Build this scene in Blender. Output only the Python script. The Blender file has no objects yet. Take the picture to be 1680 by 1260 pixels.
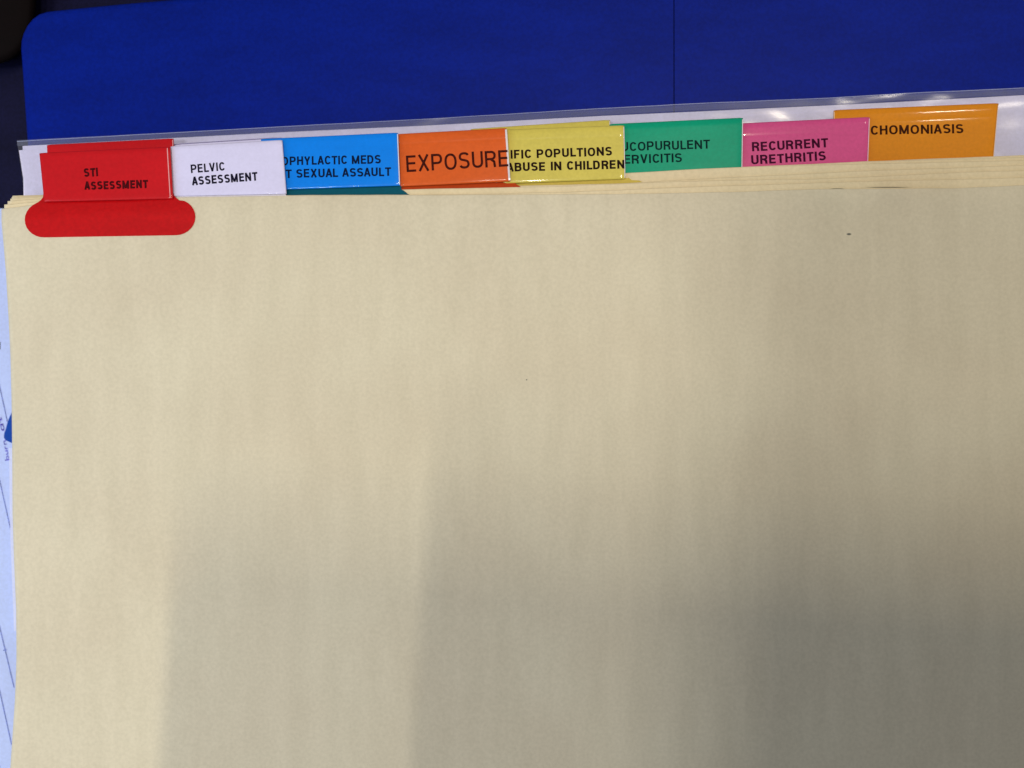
import bpy, math, random
from mathutils import Vector, noise

random.seed(4)
S = bpy.context.scene
COL = S.collection

# ------------------------------------------------------------------ camera
CAM_Z = 0.25            # metres above the top manila sheet, looking straight down
FPX = 1500.0
cam_d = bpy.data.cameras.new('camera')
cam = bpy.data.objects.new('camera', cam_d)
COL.objects.link(cam)
cam.location = (0, 0, CAM_Z)
cam_d.sensor_width = 36.0
cam_d.lens = FPX / 1680.0 * 36.0
cam_d.clip_start = 0.005
cam_d.clip_end = 20.0
cam_d.dof.use_dof = True
cam_d.dof.focus_distance = 0.253
cam_d.dof.aperture_fstop = 8.0
S.camera = cam

# ------------------------------------------------------------------ light
w = bpy.data.worlds.new('World'); S.world = w; w.use_nodes = True
bg = w.node_tree.nodes['Background']
bg.inputs[0].default_value = (0.96, 0.94, 0.95, 1)
bg.inputs[1].default_value = 0.225

def area(name, loc, target, sx, sy, energy, color, rot=None):
    l = bpy.data.lights.new(name, 'AREA'); l.shape = 'RECTANGLE'
    l.size = sx; l.size_y = sy; l.energy = energy; l.color = color
    o = bpy.data.objects.new(name, l); COL.objects.link(o); o.location = loc
    d = Vector(target) - Vector(loc)
    o.rotation_euler = d.to_track_quat('-Z', 'Y').to_euler() if rot is None else rot
    return o
area('ceiling_tube', (-0.36, -0.25, 1.5), (0, 0, 0), 0.22, 0.16, 6.4, (1.0, 0.95, 0.86), (0, 0, 0))
# ceiling tubes in a row, running along Y, and a window off to the left
area('ceiling_tube', (0.37, 0.25, 1.5), (0, 0, 0), 0.022, 0.18, 5.4, (1.0, 0.87, 0.64), (0, 0, 0))
area('ceiling_tube', (0.036, 0.11, 1.5), (0, 0, 0), 0.024, 0.16, 3.0, (1.0, 0.93, 0.80), (0, 0, 0))
area('ceiling_tube', (0.87, 0.68, 1.5), (0, 0, 0), 0.10, 0.12, 1.6, (1.0, 0.90, 0.74), (0, 0, 0))
area('window_light', (-0.46, -0.10, 0.28), (-0.05, 0, 0), 0.26, 0.4, 0.95, (0.70, 0.85, 1.08))

S.view_settings.view_transform = 'Standard'
S.view_settings.look = 'None'
S.view_settings.exposure = 0.0
S.view_settings.gamma = 1.0
S.render.engine = 'CYCLES'
S.cycles.use_denoising = True
S.cycles.max_bounces = 8
S.cycles.transparent_max_bounces = 12

# ------------------------------------------------------------------ helpers
def pt(px, py, z):
    k = (CAM_Z - z) / FPX
    return Vector(((px - 840) * k, -(py - 630) * k, z))

def lin(r, g, b, s=1.0):
    def f(c):
        c /= 255.0
        return (c / 12.92 if c <= 0.04045 else ((c + 0.055) / 1.055) ** 2.4) * s
    return (f(r), f(g), f(b), 1.0)

def interp(tab, x):
    if x <= tab[0][0]: return tab[0][1]
    for (x0, y0), (x1, y1) in zip(tab, tab[1:]):
        if x <= x1:
            t = (x - x0) / (x1 - x0)
            return y0 + (y1 - y0) * t
    return tab[-1][1]

def link(name, verts, faces, mat, parent=None, smooth=False):
    me = bpy.data.meshes.new(name)
    me.from_pydata([tuple(v) for v in verts], [], faces)
    me.validate(); me.update()
    if smooth:
        me.polygons.foreach_set('use_smooth', [True] * len(me.polygons))
    if mat: me.materials.append(mat)
    o = bpy.data.objects.new(name, me); COL.objects.link(o)
    if parent:
        o.parent = parent
        o.matrix_parent_inverse = parent.matrix_world.inverted()
    return o

def empty(name, loc):
    o = bpy.data.objects.new(name, None); COL.objects.link(o)
    o.location = loc; o.empty_display_size = 0.01
    bpy.context.view_layer.update()
    return o

def tag(o, label=None, cat=None, group=None, kind=None):
    if label: o['label'] = label
    if cat: o['category'] = cat
    if group: o['group'] = group
    if kind: o['kind'] = kind
    return o

def slab_grid(P, nu, nv, thick):
    """closed slab: P(i,j) gives the top surface, the underside lies THICK below"""
    V = []; F = []
    for j in range(nv + 1):
        for i in range(nu + 1):
            V.append(P(i / nu, j / nv))
    n = len(V)
    V += [v - Vector((0, 0, thick)) for v in V]
    idx = lambda i, j: j * (nu + 1) + i
    for j in range(nv):
        for i in range(nu):
            a, b, c, d = idx(i, j), idx(i + 1, j), idx(i + 1, j + 1), idx(i, j + 1)
            F.append((a, b, c, d)); F.append((n + d, n + c, n + b, n + a))
    for i in range(nu):
        a, b = idx(i, 0), idx(i + 1, 0); F.append((a, n + a, n + b, b))
        a, b = idx(i, nv), idx(i + 1, nv); F.append((b, n + b, n + a, a))
    for j in range(nv):
        a, b = idx(0, j), idx(0, j + 1); F.append((b, n + b, n + a, a))
        a, b = idx(nu, j), idx(nu, j + 1); F.append((a, n + a, n + b, b))
    return V, F

def prism(outline, z1, z0, px=True):
    """outline in pixels at z1 (or metres), extruded down to z0"""
    top = [pt(x, y, z1) if px else Vector((x, y, z1)) for x, y in outline]
    n = len(top)
    V = top + [Vector((v.x, v.y, z0)) for v in top]
    F = [tuple(range(n)), tuple(reversed(range(n, 2 * n)))]
    for i in range(n):
        j = (i + 1) % n
        F.append((i, n + i, n + j, j))
    return V, F

# ------------------------------------------------------------------ materials
def new_mat(name):
    m = bpy.data.materials.new(name); m.use_nodes = True
    nt = m.node_tree
    return m, nt, nt.nodes['Principled BSDF']

def node(nt, t, **kw):
    n = nt.nodes.new(t)
    for k, v in kw.items():
        setattr(n, k, v)
    return n

def noise_col(nt, bsdf, base, amount, scale, stretch=(1, 1, 1), tint=(1, 1, 1), detail=3):
    """multiply the base colour by a small noise variation; returns last colour socket"""
    tc = node(nt, 'ShaderNodeTexCoord'); mp = node(nt, 'ShaderNodeMapping')
    mp.inputs['Scale'].default_value = stretch
    nz = node(nt, 'ShaderNodeTexNoise'); nz.inputs['Scale'].default_value = scale; nz.inputs['Detail'].default_value = detail
    nt.links.new(tc.outputs['Object'], mp.inputs['Vector']); nt.links.new(mp.outputs[0], nz.inputs['Vector'])
    mr = node(nt, 'ShaderNodeMapRange')
    mr.inputs['From Min'].default_value = 0.3; mr.inputs['From Max'].default_value = 0.7
    mr.inputs['To Min'].default_value = 0.0; mr.inputs['To Max'].default_value = 1.0
    nt.links.new(nz.outputs['Fac'], mr.inputs['Value'])
    mx = node(nt, 'ShaderNodeMix', data_type='RGBA', blend_type='MIX')
    nt.links.new(mr.outputs[0], mx.inputs['Factor'])
    lo = tuple(c * (1 - amount * t) for c, t in zip((1, 1, 1), tint)); hi = tuple(1 + amount * 0.6 for c in tint)
    mx.inputs[6].default_value = (*lo, 1); mx.inputs[7].default_value = (*hi, 1)
    ml = node(nt, 'ShaderNodeMix', data_type='RGBA', blend_type='MULTIPLY'); ml.inputs['Factor'].default_value = 1
    if isinstance(base, tuple): ml.inputs[6].default_value = base
    else: nt.links.new(base, ml.inputs[6])
    nt.links.new(mx.outputs[2], ml.inputs[7])
    return ml.outputs[2]

def bump(nt, bsdf, layers, dist=0.0001):
    prev = None
    tc = node(nt, 'ShaderNodeTexCoord')
    for scale, strength, stretch in layers:
        mp = node(nt, 'ShaderNodeMapping'); mp.inputs['Scale'].default_value = stretch
        nz = node(nt, 'ShaderNodeTexNoise'); nz.inputs['Scale'].default_value = scale; nz.inputs['Detail'].default_value = 4
        nt.links.new(tc.outputs['Object'], mp.inputs['Vector']); nt.links.new(mp.outputs[0], nz.inputs['Vector'])
        b = node(nt, 'ShaderNodeBump'); b.inputs['Strength'].default_value = strength; b.inputs['Distance'].default_value = dist
        nt.links.new(nz.outputs['Fac'], b.inputs['Height'])
        if prev: nt.links.new(prev, b.inputs['Normal'])
        prev = b.outputs[0]
    nt.links.new(prev, bsdf.inputs['Normal'])

def paper_mat(name, base, rough=0.85, specks_and_shade=()):
    m, nt, b = new_mat(name)
    c = noise_col(nt, b, base, 0.055, 26, (1, 1, 1), (0.6, 1.0, 1.1))
    c = noise_col(nt, b, c, 0.04, 60, (3.0, 0.5, 1), (1, 1.0, 1.2))
    c = noise_col(nt, b, c, 0.055, 1100, (1, 1, 1), (1, 1, 1.2), 2)
    tc = node(nt, 'ShaderNodeTexCoord')
    for (sx, sy, rx, ry) in specks_and_shade:
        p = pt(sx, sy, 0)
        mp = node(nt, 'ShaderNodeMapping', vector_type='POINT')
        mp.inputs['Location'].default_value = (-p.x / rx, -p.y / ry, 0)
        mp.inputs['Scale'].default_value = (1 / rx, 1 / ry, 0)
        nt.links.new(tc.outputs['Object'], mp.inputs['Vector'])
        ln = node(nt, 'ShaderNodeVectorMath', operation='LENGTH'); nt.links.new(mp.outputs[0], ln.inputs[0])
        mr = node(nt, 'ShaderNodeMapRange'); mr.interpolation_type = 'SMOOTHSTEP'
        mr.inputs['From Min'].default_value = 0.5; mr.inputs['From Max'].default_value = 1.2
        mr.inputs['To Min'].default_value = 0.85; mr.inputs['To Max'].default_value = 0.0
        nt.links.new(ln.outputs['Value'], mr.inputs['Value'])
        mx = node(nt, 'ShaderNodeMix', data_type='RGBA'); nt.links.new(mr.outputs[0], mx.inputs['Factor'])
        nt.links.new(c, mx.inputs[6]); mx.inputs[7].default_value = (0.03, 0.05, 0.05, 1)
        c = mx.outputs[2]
    nt.links.new(c, b.inputs['Base Color'])
    b.inputs['Roughness'].default_value = rough
    b.inputs['Specular IOR Level'].default_value = 0.25
    bump(nt, b, [(28, 0.5, (1, 0.6, 1)), (130, 0.35, (3, 0.35, 1)), (700, 0.30, (1, 1, 1)), (2200, 0.30, (1.6, 0.7, 1))], 0.00008)
    return m

def plastic_mat(name, base, rough=0.3, coat=0.6, var=0.06, bumpy=0.25):
    m, nt, b = new_mat(name)
    c = noise_col(nt, b, base, var, 90, (0.5, 1.6, 1))
    c = noise_col(nt, b, c, var, 1100, (1, 1, 1), (1, 1, 1), 2)
    nt.links.new(c, b.inputs['Base Color'])
    b.inputs['Roughness'].default_value = rough
    b.inputs['Coat Weight'].default_value = coat
    b.inputs['Coat Roughness'].default_value = 0.07
    b.inputs['Specular IOR Level'].default_value = 0.08
    bump(nt, b, [(90, bumpy, (0.4, 1.5, 1)), (900, bumpy * 0.5, (1, 1, 1))], 0.00008)
    return m

def film_mat():
    m, nt, b = new_mat('clear_film')
    out = nt.nodes['Material Output']
    tr = node(nt, 'ShaderNodeBsdfTransparent'); tr.inputs[0].default_value = (0.96, 0.97, 0.99, 1)
    gl = node(nt, 'ShaderNodeBsdfGlossy'); gl.inputs['Roughness'].default_value = 0.18
    df = node(nt, 'ShaderNodeBsdfDiffuse'); df.inputs[0].default_value = (0.62, 0.64, 0.78, 1)
    m1 = node(nt, 'ShaderNodeMixShader'); m1.inputs[0].default_value = 0.06
    m2 = node(nt, 'ShaderNodeMixShader'); m2.inputs[0].default_value = 0.09
    nt.links.new(tr.outputs[0], m1.inputs[1]); nt.links.new(df.outputs[0], m1.inputs[2])
    nt.links.new(m1.outputs[0], m2.inputs[1]); nt.links.new(gl.outputs[0], m2.inputs[2])
    nt.links.new(m2.outputs[0], out.inputs['Surface'])
    tc = node(nt, 'ShaderNodeTexCoord'); mp = node(nt, 'ShaderNodeMapping'); mp.inputs['Scale'].default_value = (1, 3, 1)
    nz = node(nt, 'ShaderNodeTexNoise'); nz.inputs['Scale'].default_value = 160; nz.inputs['Detail'].default_value = 4
    bp = node(nt, 'ShaderNodeBump'); bp.inputs['Strength'].default_value = 0.12; bp.inputs['Distance'].default_value = 0.0002
    nt.links.new(tc.outputs['Object'], mp.inputs[0]); nt.links.new(mp.outputs[0], nz.inputs['Vector'])
    nt.links.new(nz.outputs['Fac'], bp.inputs['Height'])
    nt.links.new(bp.outputs[0], gl.inputs['Normal'])
    return m

M_MANILA_TOP = paper_mat('manila_card_top', (0.705, 0.648, 0.496, 1), specks_and_shade=[
    (1392, 384.5, 0.0007, 0.00032), (864, 623, 0.0002, 0.0002)])
M_MANILA_LIT = paper_mat('manila_card_lit', (0.80, 0.69, 0.465, 1))  # lower sheets: the brighter light on them is put into the card colour
M_MANILA_2 = paper_mat('manila_card_gap_shade', (0.80, 0.69, 0.465, 1), specks_and_shade=[(1458, 306.3, 0.0065, 0.00014), (1375, 308.6, 0.0022, 0.00010)])  # dark ellipses paint the shaded gap under the top sheet's edge
M_PAGE = paper_mat('white_page', (0.77, 0.75, 1.0, 1))
M_LINED = paper_mat('lined_paper', (0.52, 0.63, 1.0, 1))
M_FILM = film_mat()
M_EDGE = plastic_mat('clear_plastic_edge', (0.78, 0.74, 0.80, 1), 0.3, 0.5)
M_BINDER = plastic_mat('blue_binder_plastic', lin(2, 28, 132), 0.42, 0.0, 0.14, 0.5)
M_BINDER.node_tree.nodes['Principled BSDF'].inputs['Specular IOR Level'].default_value = 0.07
M_SEAM = plastic_mat('hinge_dark_blue', lin(2, 12, 84), 0.6, 0.0)
M_DESK = plastic_mat('dark_navy_desk', lin(18, 18, 50), 0.55, 0.0, 0.25)
M_DESK.node_tree.nodes['Principled BSDF'].inputs['Specular IOR Level'].default_value = 0.08
M_CASE = plastic_mat('dark_brown_case', lin(8, 2, 3), 0.8, 0.0, 0.2)
M_CASE.node_tree.nodes['Principled BSDF'].inputs['Specular IOR Level'].default_value = 0.1
M_SHADOW_SLAB = plastic_mat('black_shadow_slab', (0.012, 0.012, 0.013, 1), 0.5, 0.0)

def ink_mat(name, c):
    m, nt, b = new_mat(name)
    s = noise_col(nt, b, c, 0.55, 1500, (1, 1, 1), (1, 1, 1), 2)
    nt.links.new(s, b.inputs['Base Color'])
    b.inputs['Roughness'].default_value = 0.6
    b.inputs['Specular IOR Level'].default_value = 0.05
    return m

# ------------------------------------------------------------------ lettering: strokes of a plain bold sans
def arc(cx, cy, rx, ry, a0, a1, n=10, e=1.15):
    P = []
    for k in range(n + 1):
        a = math.radians(a0 + (a1 - a0) * k / n)
        c, s = math.cos(a), math.sin(a)
        P.append((cx + rx * math.copysign(abs(c) ** (1 / e), c), cy + ry * math.copysign(abs(s) ** (1 / e), s)))
    return P

def glyph(ch, t):
    h = t / 2
    W = {'I': t, 'M': 0.82, 'N': 0.70, 'O': 0.74, 'C': 0.67, 'E': 0.58, 'F': 0.55, 'L': 0.54, 'T': 0.62,
         'S': 0.64, 'X': 0.66, 'V': 0.66, 'Y': 0.66, 'A': 0.70, ' ': 0.26}.get(ch, 0.66)
    l, r, b, tp = h, W - h, h, 1 - h
    cx = W / 2; L = []
    if ch == 'A': L = [[(h * .9, 0), (cx, 1.0)], [(W - h * .9, 0), (cx, 1.0)], [(W * .22, .30), (W * .78, .30)]]
    elif ch == 'B':
        L = [[(l, 0), (l, 1)], [(l, tp)] + arc(r * .62, (tp + .53) / 2, r * .36, (tp - .53) / 2, 90, -90) + [(l, .53)],
             [(l, .53)] + arc(r * .62, (b + .53) / 2, r * .40, (.53 - b) / 2, 90, -90) + [(l, b)]]
    elif ch == 'C': L = [arc(cx, .5, cx - h, .5 - h, 33, 327, 20)]
    elif ch == 'D': L = [[(l, 0), (l, 1)], [(l, tp)] + arc(W * .45, .5, r - W * .45, .5 - h, 90, -90, 14) + [(l, b)]]
    elif ch == 'E': L = [[(W, tp), (l, tp), (l, b), (W, b)], [(l, .52), (W * .94, .52)]]
    elif ch == 'F': L = [[(W, tp), (l, tp), (l, 0)], [(l, .50), (W * .90, .50)]]
    elif ch == 'H': L = [[(l, 0), (l, 1)], [(r, 0), (r, 1)], [(l, .53), (r, .53)]]
    elif ch == 'I': L = [[(l, 0), (l, 1)]]
    elif ch == 'L': L = [[(l, 1), (l, b), (W, b)]]
    elif ch == 'M': L = [[(l, 0), (l, 1)], [(r, 0), (r, 1)], [(l * 1.1, 1 - h * .4), (cx, h * .6)], [(W - l * 1.1, 1 - h * .4), (cx, h * .6)]]
    elif ch == 'N': L = [[(l, 0), (l, 1)], [(r, 0), (r, 1)], [(l, 1 - h * .6), (r, h * .6)]]
    elif ch == 'O': L = [arc(cx, .5, cx - h, .5 - h, 0, 360, 26)]
    elif ch == 'P': L = [[(l, 0), (l, 1)], [(l, tp)] + arc(r * .62, (tp + .44) / 2, r * .38, (tp - .44) / 2, 90, -90) + [(l, .44)]]
    elif ch == 'R': L = [[(l, 0), (l, 1)], [(l, tp)] + arc(r * .62, (tp + .50) / 2, r * .38, (tp - .50) / 2, 90, -90) + [(l, .50)],
                         [(r * .60, .48), (r * .92, .34), (r * .98, 0)]]
    elif ch == 'S':
        L = [arc(cx, (tp + .52) / 2, cx - h, (tp - .52) / 2, 22, 250, 14)[:-1] + [(cx, .515)] +
             arc(cx, (b + .50) / 2, cx - h, (.50 - b) / 2, 75, -158, 14)]
    elif ch == 'T': L = [[(0, tp), (W, tp)], [(cx, 0), (cx, tp)]]
    elif ch == 'U': L = [[(l, 1), (l, .34)] + arc(cx, .34, cx - h, .34 - h, 180, 360, 12)[1:-1] + [(r, .34), (r, 1)]]
    elif ch == 'V': L = [[(h * .9, 1), (cx, 0)], [(W - h * .9, 1), (cx, 0)]]
    elif ch == 'X': L = [[(h, 0), (W - h, 1)], [(h, 1), (W - h, 0)]]
    elif ch == 'Y': L = [[(h * .9, 1), (cx, .42)], [(W - h * .9, 1), (cx, .42)], [(cx, 0), (cx, .46)]]
    elif ch == 'a': W = .5; L = [arc(.25, .28, .20, .24, 40, 320, 12), [(.45, .02), (.45, .55)]]
    elif ch == 'b': W = .5; L = [[(.06, 0), (.06, 1)], arc(.27, .27, .20, .24, 150, -150, 12)]
    elif ch == 's': W = .42; L = [[(.38, .50), (.12, .50), (.08, .36), (.34, .24), (.30, .06), (.04, .06)]]
    elif ch == 't': W = .34; L = [[(.16, .85), (.16, .06), (.32, .06)], [(.02, .55), (.32, .55)]]
    elif ch == 'u': W = .5; L = [[(.06, .52), (.06, .14), (.2, .05), (.42, .16)], [(.44, .54), (.44, .0)]]
    elif ch == 'r': W = .36; L = [[(.06, 0), (.06, .54)], [(.06, .34), (.2, .5), (.34, .5)]]
    elif ch == 'n': W = .5; L = [[(.06, 0), (.06, .54)], [(.06, .36), (.22, .52), (.42, .44), (.44, 0)]]
    return W, L

def ribbon(P, t, V, F, lift, put):
    n = len(P); off = []
    closed = (abs(P[0][0] - P[-1][0]) + abs(P[0][1] - P[-1][1])) < 1e-6
    if closed: P = P[:-1]; n -= 1
    for i in range(n):
        a = P[i - 1] if (i > 0 or closed) else None
        c = P[(i + 1) % n] if (i < n - 1 or closed) else None
        p = P[i]
        def nrm(q0, q1):
            dx, dy = q1[0] - q0[0], q1[1] - q0[1]; d = math.hypot(dx, dy) or 1e-9
            return (-dy / d, dx / d)
        if a is None: nx, ny = nrm(p, c); k = 1
        elif c is None: nx, ny = nrm(a, p); k = 1
        else:
            n0, n1 = nrm(a, p), nrm(p, c)
            nx, ny = n0[0] + n1[0], n0[1] + n1[1]; d = math.hypot(nx, ny) or 1e-9
            nx /= d; ny /= d
            k = min(1.6, 1 / max(0.3, nx * n0[0] + ny * n0[1]))
        off.append((nx * k * t / 2, ny * k * t / 2))
    base = len(V)
    for (x, y), (ox, oy) in zip(P, off):
        V.append(put(x + ox, y + oy, lift)); V.append(put(x - ox, y - oy, lift))
    for i in range(n if closed else n - 1):
        j = (i + 1) % n
        F.append((base + 2 * i, base + 2 * i + 1, base + 2 * j + 1, base + 2 * j))

def text_mesh(text, p0, p1, cap, t, surf, gap=0.14, slant=0.0):
    """text with its baseline from pixel p0 to pixel p1 and capitals CAP pixels high; surf(px,py,lift) -> point"""
    t *= 1.10; x = 0; G = []
    for ch in text:
        W, L = glyph(ch, t)
        if G and (ch == 'A' or prev in 'ACLT'): x -= 0.05
        if G and ch == 'A' and prev == 'S': x -= 0.02
        prev = ch
        G.append((x, L)); x += W + gap
    total = x - gap
    dx, dy = p1[0] - p0[0], p1[1] - p0[1]; d = math.hypot(dx, dy)
    ux, uy = dx / d, dy / d; sx = d / total
    vx, vy = -(-uy), -ux       # up on the picture
    V = []; F = []; k = 0
    for x0, L in G:
        jx, jy = random.uniform(-.012, .012), random.uniform(-.02, .02)
        for P in L:
            k += 1
            def put(x, y, lift, x0=x0, jx=jx, jy=jy):
                X = (x0 + x + jx) * sx; Y = (y + jy) * cap
                return surf(p0[0] + ux * X + vx * Y, p0[1] + uy * X + vy * Y, lift)
            ribbon(P, t, V, F, 0.00004 + 0.000003 * (k % 7), put)
    return V, F

# ------------------------------------------------------------------ the table and what lies on it
DESK_Z = -0.030
V, F = prism([(-900, -700), (2600, -700), (2600, 2100), (-900, 2100)], DESK_Z, DESK_Z - 0.02)
o = link('desk', [Vector((v.x, v.y, v.z)) for v in V], [tuple(reversed(f)) for f in F] and F, M_DESK)
tag(o, kind='structure')

# black object at the corner, standing on the table
cs = []
for k in range(40):
    a = 2 * math.pi * k / 40
    cs.append((-60 + 120 * math.copysign(abs(math.cos(a)) ** .55, math.cos(a)), -40 + 148 * math.copysign(abs(math.sin(a)) ** .6, math.sin(a))))
V = []; F = []; rings = [(1.0, DESK_Z), (1.0, -0.022), (0.97, -0.0205), (0.90, -0.0195), (0.75, -0.019), (0.3, -0.0187)]
for s, z in rings:
    for x, y in cs:
        V.append(pt(-60 + (x + 60) * s, -40 + (y + 40) * s, z))
for j in range(len(rings) - 1):
    for i in range(40):
        a, b = j * 40 + i, j * 40 + (i + 1) % 40
        F.append((a, a + 40, b + 40, b))
F.append(tuple(range(5 * 40, 6 * 40)))
o = link('dark_case', V, F, M_CASE, smooth=True)
tag(o, 'blackish brown rounded case lying beyond the blue binder corner', 'case')

# lined notes under the left edge of the dividers
NZ = -0.0285
notes = empty('note_sheet', pt(-40, 900, NZ))
tag(notes, 'bluish white ruled note sheet with handwriting under the dividers left edge', 'paper')
def note_P(u, v):
    x = -500 + u * 760; y = 342 + v * 1100
    return pt(x, y, NZ + 0.0006 * math.sin(u * 3))
V, F = slab_grid(note_P, 12, 12, 0.0002)
link('sheet', V, [tuple(reversed(f)) for f in F], M_LINED, notes)
M_RULE = ink_mat('ruling_ink', lin(105, 120, 200))
M_PEN = ink_mat('purple_ink', lin(85, 70, 190))
M_MARK = ink_mat('black_ink', lin(15, 20, 40))
def note_surf(px, py, lift):
    p = pt(px, py, NZ); u = (px + 500) / 760
    return pt(px, py, NZ + 0.0006 * math.sin(u * 3) + 0.00008 + lift)
V = []; F = []
for (a, b, wd) in [((-60, 360), (12, 692), 1.3), ((-40, 610), (18, 872), 1.3), ((-18, 955), (23, 1128), 1.4), ((-30, 1000), (19, 1222), 1.4), ((-20, 1170), (6, 1290), 1.3), ((5, 1067), (11, 1066), 1.2)]:
    ribbon([a, b], wd, V, F, 0.0, lambda x, y, l: note_surf(x, y, l))
link('ruling', V, F, M_RULE, notes)
V = []; F = []
for tx, p0, p1, cap in [('sa', (0.5, 695), (-4, 668), 9), ('at', (7.5, 706), (2, 684), 9), ('burn', (15, 755), (9.5, 722), 7)]:
    v, f = text_mesh(tx, p0, p1, cap, 0.10, note_surf, 0.12)
    F += [tuple(i + len(V) for i in q) for q in f]; V += v
link('handwriting', V, F, M_PEN, notes)
V, F = [], []
ribbon([(0.0, 561), (0.1, 573)], 1.2, V, F, 0.0, lambda x, y, l: note_surf(x, y, l))
link('ink_mark', V, F, M_MARK, notes)

# second bright sheet just showing between note sheet and dividers
V, F = slab_grid(lambda u, v: pt(interp([(0, 15), (.45, 16.5), (1, 23)], v) + u * 260, 735 + v * 300, -0.0262), 6, 8, 0.0002)
o = link('paper_slip', V, [tuple(reversed(f)) for f in F], paper_mat('slip_paper', (0.66, 0.72, 1.0, 1)))
tag(o, 'narrow pale paper slip peeking between the note sheet and divider edge', 'paper')

# blue tab pointing out at the left
V, F = prism([(19.5, 676), (16, 683), (12, 694), (9, 705), (6.8, 711), (6.4, 718), (9, 722), (14, 724.5), (20, 727), (60, 727), (60, 676)], -0.0255, -0.0259)
o = link('page_flag', V, F, plastic_mat('blue_flag_plastic', lin(0, 68, 170), 0.5, 0.05))
tag(o, 'small pointed bright blue page flag poking out at left over note sheet', 'page flag')

# ------------------------------------------------------------------ binder
BZ = -0.016
binder = empty('ring_binder', pt(600, 120, BZ))
tag(binder, 'royal blue plastic binder cover with rounded corner and thin hinge line', 'binder')
def rounded_left(x0t, y0t, x1, y1, r, xl_b, yb):
    """outline: left edge leaning, rounded corner near the top left, top edge rising to the right"""
    P = []
    for k in range(13):
        a = math.pi - (math.pi / 2) * k / 12
        P.append((x0t + r * 1.08 + r * 1.08 * math.cos(a), y0t + r * 1.1 - r * 1.1 * math.sin(a)))
    P = [(xl_b, yb)] + [(x0t + 4, 150)] + P
    return P
def binder_outline(inset=0.0):
    c = [(52 + inset, 330), (45.5 + inset, 232), (38.5 + inset, 130), (35 + inset, 82), (35.5 + inset, 68), (39 + inset, 55), (45.5 + inset * .9, 42),
         (54 + inset * .7, 31.5 + inset * .5), (65 + inset * .5, 23.5 + inset * .8), (78, 19.5 + inset), (95, 17.5 + inset), (140, 13 + inset), (200, 7 + inset), (330, -4 + inset), (700, -30 + inset), (1104.8, -58 + inset)]
    return c
def cover(outl_fn, right, name, parent):
    """slab with a rolled edge"""
    V = []; F = []
    levels = [(0.0, BZ - 0.0030), (0.0, BZ - 0.0010), (1.2, BZ - 0.0004), (3.5, BZ - 0.0001), (7.0, BZ)]
    n = None
    for ins, z in levels:
        P = outl_fn(ins) + [(right, 900), (60, 900)]
        n = len(P)
        for x, y in P: V.append(pt(x, y, z))
    for j in range(len(levels) - 1):
        for i in range(n):
            a, b = j * n + i, j * n + (i + 1) % n
            F.append((a, b, b + n, a + n))
    F.append(tuple(range((len(levels) - 1) * n, len(levels) * n)))
    F.append(tuple(reversed(range(n))))
    o = link(name, V, F, M_BINDER, parent)
    return o
cover(binder_outline, 1105.4, 'cover_panel', binder)
V, F = prism([(1106.5, -70), (1800, -110), (1800, 900), (1107.4, 900)], BZ, BZ - 0.003)
link('spine_panel', V, F, M_BINDER, binder)
V, F = prism([(1100, -60), (1112, -60), (1112, 900), (1100, 900)], BZ - 0.0006, BZ - 0.0029)
link('hinge', V, F, M_SEAM, binder)
V, F = prism([(90, 60), (1780, -60), (1780, 900), (90, 900)], BZ - 0.0035, DESK_Z)
link('binder_body', V, F, M_BINDER, binder)

# ------------------------------------------------------------------ clear sleeve with white pages
PZ = -0.0142
def page(name, left, top, z, label):
    def P(u, v):
        xt = left(0) if False else None
        x0 = interp(left, v * 1.0)
        x = x0 + u * (1760 - x0)
        y = interp(top, x) + v * (420)
        return pt(x, y, z)
    V, F = slab_grid(P, 40, 8, 0.00012)
    o = link(name, V, [tuple(reversed(f)) for f in F], M_PAGE)
    tag(o, label, 'paper')
    return o
page('white_page', [(0, 37), (1, 46)], [(0, 241), (37, 239.5), (300, 225.5), (480, 216), (700, 206), (980, 190.5), (1200, 180.5), (1380, 172), (1480, 167), (1680, 156), (1780, 151)], PZ - 0.0003,
     'white paper page in the clear sleeve, uppermost at the back')
page('white_page', [(0, 31), (0.17, 42), (1, 80)], [(0, 248), (1780, 163)], PZ,
     'white paper page in the clear sleeve, its left edge leaning')
sleeve = empty('clear_sleeve', pt(840, 200, PZ))
tag(sleeve, 'clear plastic sheet protector sleeve edge behind all the tabs', 'sheet protector')
FTOP = [(0, 233.5), (28, 232), (300, 217), (480, 207), (700, 195.5), (980, 178.5), (1130, 170.5), (1360, 161), (1480, 153.5), (1680, 144.5), (1800, 139)]
def film_P(z0):
    def P(u, v):
        x0 = 28 + 60 * v ** 2.2
        x = x0 + u * (1780 - x0)
        yt = interp(FTOP, x)
        vv = v ** 2.2
        y = yt + vv * 420
        # the free strip above the page curls a little and ripples
        d = y - yt
        curl = max(0.0, 1 - d / 26.0)
        z = z0 + 0.00035 * math.sin(x * 0.011) * curl + 0.0007 * (1 - curl) * 0.3 - 0.00014 * curl ** 2
        z += 0.00022 * noise.noise(Vector((x * 0.02, y * 0.05, 0)))
        return pt(x, y, z)
    return P
V, F = slab_grid(film_P(PZ + 0.0009), 160, 24, 0.00006)
link('film', V[:161 * 25], [f for f in F if max(f) < 161 * 25], M_FILM, sleeve, smooth=True)
V = []; F = []
def seam_surf(x, y, l): return pt(x, y, PZ + 0.00025 + l + 0.04 * (y - interp(FTOP, x)) * 0.000176)
ribbon([(x, interp(FTOP, x) + 2.6 + min(3.4, x / 200)) for x in range(28, 1781, 24)], 9.5, V, F, 0.0, seam_surf)
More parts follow.
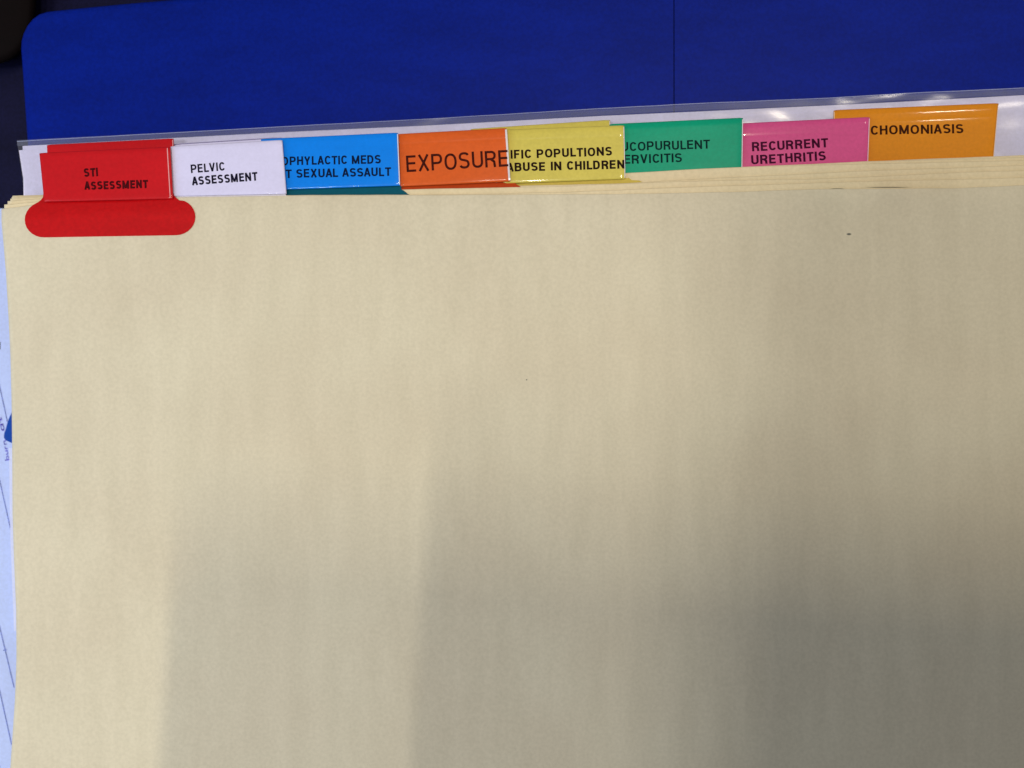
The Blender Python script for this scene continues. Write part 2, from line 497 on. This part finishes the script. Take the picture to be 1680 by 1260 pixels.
m_seam, nt, b = new_mat('sealed_film_edge'); b.inputs['Base Color'].default_value = (0.42, 0.46, 0.68, 1); b.inputs['Roughness'].default_value = 0.28; bump(nt, b, [(260, 0.8, (0.6, 2, 1))], 0.0001)
tr = node(nt, 'ShaderNodeBsdfTransparent'); mx = node(nt, 'ShaderNodeMixShader'); mx.inputs[0].default_value = 0.15
nt.links.new(tr.outputs[0], mx.inputs[1]); nt.links.new(b.outputs[0], mx.inputs[2]); nt.links.new(mx.outputs[0], nt.nodes['Material Output'].inputs[0])
link('sealed_edge', V, F, m_seam, sleeve)
V = []; F = []
ribbon([(x, interp(FTOP, x) - .1 + 0.35 * noise.noise(Vector((x * .02, 0, 0)))) for x in range(28, 1781, 12)], 1.1, V, F, 0.0, lambda x, y, l: pt(x, y, PZ + 0.0011))
m_lip = m_seam.copy(); m_lip.name = 'film_lip'
for n_ in m_lip.node_tree.nodes:
    if n_.type == 'MIX_SHADER': n_.inputs[0].default_value = 0.55
    if n_.type == 'BSDF_PRINCIPLED': n_.inputs['Base Color'].default_value = (0.45, 0.50, 0.75, 1)
link('film_lip', V, F, m_lip, sleeve)

# ------------------------------------------------------------------ dividers
STEP = 0.0010
# top edge of each sheet: pixel y along x (front sheet first)
EDGE = [
    [(0, 343), (14, 341), (40, 338), (75, 334), (290, 324), (470, 321), (700, 320), (1000, 318.5), (1200, 315), (1330, 310.5), (1450, 309.5), (1560, 309), (1680, 304), (1800, 301)],
    [(0, 336), (60, 331), (290, 321.5), (470, 320), (700, 319.5), (850, 317), (1000, 312), (1200, 303.5), (1400, 297.5), (1680, 290), (1800, 287)],
    [(0, 331), (60, 326), (290, 321), (470, 316), (690, 310), (700, 310), (850, 307), (1000, 303), (1200, 296), (1400, 290), (1680, 281), (1800, 278)],
    [(0, 327), (60, 323), (290, 317), (700, 305), (850, 305), (1000, 301), (1040, 299.5), (1200, 291), (1400, 281), (1680, 270), (1800, 266)],
    [(0, 325), (60, 321.5), (290, 315), (700, 300), (850, 293), (1000, 285), (1025, 284), (1220, 273.5), (1400, 269), (1680, 263), (1800, 260)],
    [(0, 323), (60, 320.5), (290, 314), (700, 298), (850, 291), (1000, 284.5), (1220, 274), (1425, 264.5), (1680, 258), (1800, 254)],
    [(0, 322), (60, 320), (290, 313), (700, 297), (850, 290), (1000, 284.5), (1220, 274.5), (1425, 264.5), (1640, 256), (1680, 254.5), (1800, 250)],
]
EDGE.append([(x, y + 3.5) for x, y in EDGE[6]])
EDGE += [[(x, y + 4.5) for x, y in EDGE[6]]] * 3
LEFT_TOP = [2.5, 7, 12.5, 17, 19, 20, 20.5, 22, 23, 24, 25]
LEFT0 = [(300, 2.5), (342, 2.5), (380, 6), (430, 10), (500, 14), (560, 17), (640, 19), (720, 20), (820, 20.5), (900, 23), (980, 26.5), (1060, 27), (1120, 25), (1180, 21), (1260, 15.5), (1340, 11)]
def undul(x, y):
    return 0.00035 * math.sin(x * 0.0052 + 0.6) * math.sin(y * 0.0041 + 0.3) + 0.00022 * noise.noise(Vector((x * 0.004, y * 0.004, 3.3)))

def sheet_fn(k):
    z0 = -k * STEP
    top = EDGE[k]; lt = LEFT_TOP[k]
    def zat(x, y):
        d = y - interp(top, x)
        curl = max(0.0, 1 - d / 26.0)
        z = z0 + undul(x, y) * (1.0 if k == 0 else 0.85)
        if k == 0: z += 0.0011 * curl * (math.exp(-((x - 1480) / 55) ** 2) + 0.5 * math.exp(-((x - 1375) / 22) ** 2))
        z -= (0.0006 if k == 0 else 0.00022) * curl ** 2
        return z
    def P(u, v):
        vv = v ** 1.7
        x_guess = 0
        # rows follow the sheet's own edge
        y_ref = 320 + vv * 1000
        if k == 0:
            x0 = interp(LEFT0, max(342, y_ref))
        else:
            x0 = max(lt, interp(LEFT0, max(342, y_ref)) + 1.5 + 0.5 * k)
        x = x0 + (u ** 1.15) * (1800 - x0)
        yt = interp(top, x)
        yt += 0.6 * noise.noise(Vector((x * 0.02, k * 5.1, 0))) + (2.2 * noise.noise(Vector((x * 0.004, k * 3.7, 1))) if x > 900 and 0 < k < 4 else 0)
        y = yt + vv * (1340 - yt)
        if k == 0 and v == 0 and u == 0: x += 1.0
        return pt(x, y, zat(x, y))
    return P, zat

def neck_outline(tl, tr, bl, br, yb_l, yb_r, sx0, sx1):
    return None

def make_tab(parent, k, name, mat, ink, TL, TR, BR, BL, strip=None, lines=(), rim=(), groove=None, strip_mat=None, lift=0.0):
    """front panel of the index tab from its four picture corners; k = divider number from the top"""
    zb = -k * STEP + 0.00040 + lift
    tmax = 0.00042
    def prof(v):      # v: 0 at the bottom, 1 at the folded top
        z = 0.00018
        if v > 0.90: z -= 0.00042 * ((v - 0.90) / 0.10) ** 2
        if v < 0.05: z -= 0.00010 * ((0.05 - v) / 0.05) ** 2
        if groove:
            z -= 0.000028 * math.exp(-((v - groove) / 0.022) ** 2)
            z += 0.000018 * (1 if v > groove else 0)
        return z
    def bow(u, v):
        return 0.00010 * math.sin(u * math.pi) + 0.00006 * noise.noise(Vector((u * 3 + k, v * 2, k * 1.7)))
    def px_of(u, v):
        x = (BL[0] * (1 - u) + BR[0] * u) * (1 - v) + (TL[0] * (1 - u) + TR[0] * u) * v
        y = (BL[1] * (1 - u) + BR[1] * u) * (1 - v) + (TL[1] * (1 - u) + TR[1] * u) * v
        # corners slightly rounded
        if v > 0.97:
            y += 0.8 * (max(0, 0.02 - u) + max(0, u - 0.98)) / 0.02
        return x, y
    vs = [0, .02, .05, .12, .2, .3, .42, .54, .64, .70, .74, .76, .78, .80, .82, .84, .86, .88, .90, .92, .94, .96, .98, 1.0]
    us = [0, .012, .03] + [i / 20 for i in range(1, 20)] + [.97, .988, 1.0]
    nu, nv = len(us) - 1, len(vs) - 1
    def P(fu, fv):
        u = us[round(fu * nu)]; v = vs[round(fv * nv)]
        x, y = px_of(u, v)
        side = 0.00010 * (max(0, 0.03 - u) + max(0, u - 0.97)) / 0.03
        return pt(x, y, zb + prof(v) + bow(u, v) - side)
    V, F = slab_grid(P, nu, nv, tmax * 0.75)
    tab = link('index_tab', V, F, mat, parent, smooth=False)
    for p in tab.data.polygons: p.use_smooth = p.index < nu * nv * 2 and p.normal.z > 0.3
    def surf(px, py, l):
        # invert the height roughly
        u = min(1, max(0, (px - BL[0]) / (BR[0] - BL[0])))
        yb = BL[1] * (1 - u) + BR[1] * u; yt = TL[1] * (1 - u) + TR[1] * u
        v = min(1, max(0, (yb - py) / (yb - yt)))
        return pt(px, py, zb + prof(v) + bow(u, v) + l)
    if lines:
        V = []; F = []
        for (txt, p0, p1, cap, t) in lines:
            v_, f_ = text_mesh(txt, p0, p1, cap, t, surf)
            F += [tuple(i + len(V) for i in q) for q in f_]; V += v_
        link('lettering', V, F, ink, tab)
    for (side, wd, inset, mt) in rim:  # pale ribbons paint light caught on the clear edges; the dark one paints shade
        V = []; F = []
        u = inset if side == 'l' else 1 - inset
        pts = [px_of(u, v) for v in vs[1:-1]] if side != 't' else [px_of(i / 12, 0.985) for i in range(13)]
        ribbon(pts, wd, V, F, 0.0, lambda x, y, l: surf(x, y, 0.00003))
        link('sleeve_edge', V, F, mt, tab)
    if strip:
        outl, smat = strip
        zs = -k * STEP + 0.00012
        Pt, zat = sheet_fn(k)
        V = []; F = []
        cxm = sum(p[0] for p in outl) / len(outl); cym = sum(p[1] for p in outl) / len(outl)
        ring = []
        for s, dz in [(1.0, 0.00002), (1.0, 0.00014), (0.992, 0.00018), (0.55, 0.00018), (0.2, 0.00018)]:
            for x, y in outl:
                X = cxm + (x - cxm) * (s if s < .9 else 1 - (1 - s) * .3); Y = cym + (y - cym) * s
                V.append(pt(X, Y, zat(X, Y) + dz))
        n = len(outl)
        for j in range(4):
            for i in range(n):
                a, b = j * n + i, j * n + (i + 1) % n
                F.append((a, a + n, b + n, b))
        F.append(tuple(range(4 * n, 5 * n)))
        link('adhesive_strip', V, F, smat, parent)
    return tab

def strip_outline(x0, x1, yt, yb, tilt, nx0, nx1, ny):
    """bar with round ends; its upper side runs through concave shoulders into the tab between nx0 and nx1 at ny"""
    P = []
    r = (yb - yt) / 2; cy = (yb + yt) / 2
    sl = lambda x: tilt * (x - x0)
    for k in range(15):   # left end, bottom to top
        a = math.radians(270 - 180 * k / 14)
        x = x0 + r * 1.08 + r * 1.08 * math.cos(a); y = cy - r * math.sin(a)
        if k > 12: break
        P.append((x, y + sl(x)))
    # shoulder
    P += [(nx0 - 9, yt + 1.5 + sl(nx0)), (nx0 - 4, yt - 2.5 + sl(nx0)), (nx0 - 0.5, ny + 6 + sl(nx0)), (nx0, ny + sl(nx0))]
    P += [(nx1, ny + sl(nx1)), (nx1 + 0.5, ny + 6 + sl(nx1)), (nx1 + 4, yt - 2.5 + sl(nx1)), (nx1 + 9, yt + 1.5 + sl(nx1))]
    for k in range(2, 15):
        a = math.radians(90 - 180 * k / 14)
        x = x1 - r * 1.08 + r * 1.08 * math.cos(a); y = cy - r * math.sin(a)
        P.append((x, y + sl(x)))
    return P

def divider(k, label):
    root = empty('tab_divider', pt(840, 700, -k * STEP))
    tag(root, label, 'divider', 'manila dividers in the stack')
    P, zat = sheet_fn(k)
    V, F = slab_grid(P, 130 if k < 2 else 90, 60 if k == 0 else 40, 0.00022)
    sh = link('sheet', V, [tuple(reversed(f)) for f in F], M_MANILA_TOP if k == 0 else M_MANILA_2 if k == 1 else M_MANILA_LIT, root, smooth=False)
    me = sh.data
    for p in me.polygons: p.use_smooth = abs(p.normal.z) > 0.9
    return root

RED = plastic_mat('red_tab_plastic', lin(205, 22, 32, 0.95), 0.35, 0.35)
REDS = plastic_mat('red_strip_plastic', lin(194, 14, 20, 1.0), 0.36, 0.35, 0.10, 0.4)
WHT = plastic_mat('white_tab_insert', (0.72, 0.70, 0.98, 1), 0.4, 0.25, 0.03)
BLU = plastic_mat('blue_tab_plastic', lin(0, 132, 246, 1.0), 0.25, 0.6, 0.04)
BLS = plastic_mat('teal_blue_strip', lin(0, 90, 110, 0.9), 0.4, 0.2)
ORG = plastic_mat('orange_tab_plastic', lin(222, 96, 34), 0.3, 0.5)
ORS = plastic_mat('orange_strip_shaded', lin(188, 66, 20), 0.4, 0.2)  # darker see-through strip, with shade from the orange tab mixed into its colour
YES = plastic_mat('yellow_strip_shaded', lin(205, 182, 84), 0.4, 0.2)  # colour darkened for the shade just below the yellow tab
YEL = plastic_mat('yellow_tab_plastic', lin(212, 197, 92), 0.35, 0.4)
GRN = plastic_mat('green_tab_plastic', lin(0, 158, 122), 0.3, 0.5)
PNK = plastic_mat('pink_tab_plastic', lin(215, 82, 142), 0.3, 0.45)
GLD = plastic_mat('amber_tab_plastic', lin(222, 138, 20), 0.22, 0.7)
INK_R = ink_mat('print_on_red', lin(75, 8, 16)); INK_W = ink_mat('print_on_white', lin(16, 14, 40))
INK_B = ink_mat('print_on_blue', lin(6, 24, 62)); INK_O = ink_mat('print_on_orange', lin(70, 20, 14))
INK_Y = ink_mat('print_on_yellow', lin(34, 16, 14)); INK_G = ink_mat('print_on_green', lin(4, 42, 42))
INK_P = ink_mat('print_on_pink', lin(66, 10, 44)); INK_A = ink_mat('print_on_amber', lin(62, 26, 10))
EDGE_R = plastic_mat('lit_red_edge', (0.85, 0.40, 0.42, 1), 0.2, 0.8)

# 0 red
d = divider(0, 'front manila divider with the red STI ASSESSMENT tab and red strip')
make_tab(d, 0, 'tab', RED, INK_R, (64.5, 251), (279, 241), (284, 326), (72.5, 331),
         strip=(strip_outline(40.5, 320.5, 331, 390, -0.0165, 71, 285, 318), REDS),
         lines=[('STI', (138, 290.5), (161, 289), 14, .2), ('ASSESSMENT', (138.5, 311.5), (243, 308.5), 13.5, .21)],
         rim=[('r', 1.4, 0.022, EDGE_R)])
# 1 white
d = divider(1, 'manila divider with the white PELVIC ASSESSMENT tab')
make_tab(d, 1, 'tab', WHT, INK_W, (280, 240), (463, 229.5), (470, 318), (283, 322), groove=.1,
         strip=(strip_outline(244, 506, 330, 388, -0.0165, 285, 468, 316), M_EDGE),
         lines=[('PELVIC', (313.5, 284), (369.5, 279.5), 14, .17), ('ASSESSMENT', (315, 304), (423, 296), 14, .19)])
# 2 blue
d = divider(2, 'manila divider with the bright blue tab reading SEXUAL ASSAULT')
make_tab(d, 2, 'tab', BLU, INK_B, (428, 228), (653, 217.5), (656.5, 304.5), (436, 312),
         strip=(strip_outline(396, 686, 318, 376, -0.012, 432, 658, 308), BLS),
         lines=[('OPHYLACTIC MEDS', (462, 271.5), (624.5, 268), 14, .17), ('NT SEXUAL ASSAULT', (456, 292.3), (641.5, 288.5), 14, .17)],
         rim=[('r', 1.5, 0.004, M_EDGE)])
# 3 orange
d = divider(3, 'manila divider with the orange EXPOSURE tab')
make_tab(d, 3, 'tab', ORG, INK_O, (650, 220), (831, 210), (837, 297.5), (654, 306),
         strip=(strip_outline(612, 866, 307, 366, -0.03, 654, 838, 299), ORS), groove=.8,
         lines=[('EXPOSURE', (667, 282.3), (834, 273), 27, .125)],
         rim=[('r', 3.2, 0.006, M_EDGE)])
# 4 yellow
d = divider(4, 'manila divider with the yellow tab reading ABUSE IN CHILDREN')
make_tab(d, 4, 'tab', YEL, INK_Y, (822, 213), (1024, 205.5), (1026, 293.5), (826, 301),
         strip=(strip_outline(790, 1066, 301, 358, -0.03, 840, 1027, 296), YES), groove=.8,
         lines=[('CIFIC POPULTIONS', (825, 261), (1004, 255), 14.3, .18), ('ABUSE IN CHILDREN', (831, 281.5), (1024.5, 276.5), 14.3, .185)],
         rim=[('r', 1.2, 0.003, M_EDGE)])
# 5 green
d = divider(5, 'manila divider with the green tab reading UCOPURULENT ERVICITIS')
make_tab(d, 5, 'tab', GRN, INK_G, (1000, 203.5), (1219, 193), (1217.5, 292), (1002, 300),
         lines=[('UCOPURULENT', (1019.5, 248), (1165, 243.7), 14.6, .155), ('ERVICITIS', (1024, 268.8), (1119, 266), 14.6, .155)],
         rim=[('r', 1.3, 0.003, M_EDGE)])
# 6 pink
d = divider(6, 'manila divider with the pink RECURRENT URETHRITIS tab')
make_tab(d, 6, 'tab', PNK, INK_P, (1212, 202.5), (1427, 192), (1423.5, 282), (1212, 292), groove=.77,
         lines=[('RECURRENT', (1234, 248.3), (1359, 241.3), 15, .175), ('URETHRITIS', (1233, 270), (1355, 263), 15, .175)],
         rim=[('r', 1.4, 0.003, plastic_mat('lit_pink_edge', (0.85, 0.5, 0.68, 1), 0.3, 0.5))])
# 7 amber
d = divider(7, 'manila divider with the amber tab reading CHOMONIASIS at the right end')
make_tab(d, 7, 'tab', GLD, INK_A, (1368, 180.5), (1638.5, 169), (1629, 275), (1366, 290), groove=.80,
         lines=[('CHOMONIASIS', (1429, 221.3), (1580.5, 218.3), 15, .165)],
         rim=[('l', 1.2, 0.003, plastic_mat('lit_amber_edge', (0.85, 0.62, 0.40, 1), 0.3, 0.5)), ('r', 1.0, 0.002, plastic_mat('lit_amber_edge', (0.85, 0.62, 0.40, 1), 0.3, 0.5))])
# second row, only their tab tops show
d = divider(8, 'rear manila divider whose plain red tab shows above the front red tab')
make_tab(d, 8, 'tab', RED, INK_R, (77, 237.5), (284.5, 227), (287, 312), (80, 322), rim=[('r', 1.2, 0.006, EDGE_R)])
d = divider(9, 'rear manila divider whose plain white tab shows above the PELVIC tab')
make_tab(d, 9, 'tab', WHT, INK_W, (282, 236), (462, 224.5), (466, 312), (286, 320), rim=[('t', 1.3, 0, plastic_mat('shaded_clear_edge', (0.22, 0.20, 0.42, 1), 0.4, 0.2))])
d = divider(10, 'rear manila divider whose plain yellow tab shows above the front yellow tab')
make_tab(d, 10, 'tab', YEL, INK_Y, (772, 211.5), (1001, 196.5), (1003, 290), (776, 296), rim=[('r', 1.0, 0.004, M_EDGE)])

# ------------------------------------------------------------------ unseen slab added above the camera, sized to cast the card's shadow
x0, x1, y0, y1 = -0.011, 0.240, -0.165, 0.013
P = []
for cx, cy, a0 in [(x1 - .01, y1 - .01, 0), (x0 + .01, y1 - .01, 90), (x0 + .01, y0 + .01, 180), (x1 - .01, y0 + .01, 270)]:
    for k in range(7):
        a = math.radians(a0 + 15 * k); P.append((cx + .01 * math.cos(a), cy + .01 * math.sin(a)))
_r = math.radians(-4.0)
P = [(x0 + (x - x0) * math.cos(_r) - (y - y1) * math.sin(_r), y1 + (x - x0) * math.sin(_r) + (y - y1) * math.cos(_r)) for x, y in P]
V, F = prism(P, CAM_Z + 0.0125, CAM_Z + 0.0045, px=False)
o = link('shadow_slab', V, F, M_SHADOW_SLAB)
tag(o, 'unseen black slab added over the dividers to throw the soft shadow', 'shadow_slab')

# consistent outward normals
import bmesh
for o in list(S.objects):
    if o.type == 'MESH' and o.name.split('.')[0] not in ('lettering', 'ruling', 'handwriting', 'ink_mark', 'sealed_edge', 'film_lip', 'sleeve_edge'):
        bm = bmesh.new(); bm.from_mesh(o.data)
        bmesh.ops.recalc_face_normals(bm, faces=bm.faces)
        bm.to_mesh(o.data); bm.free()
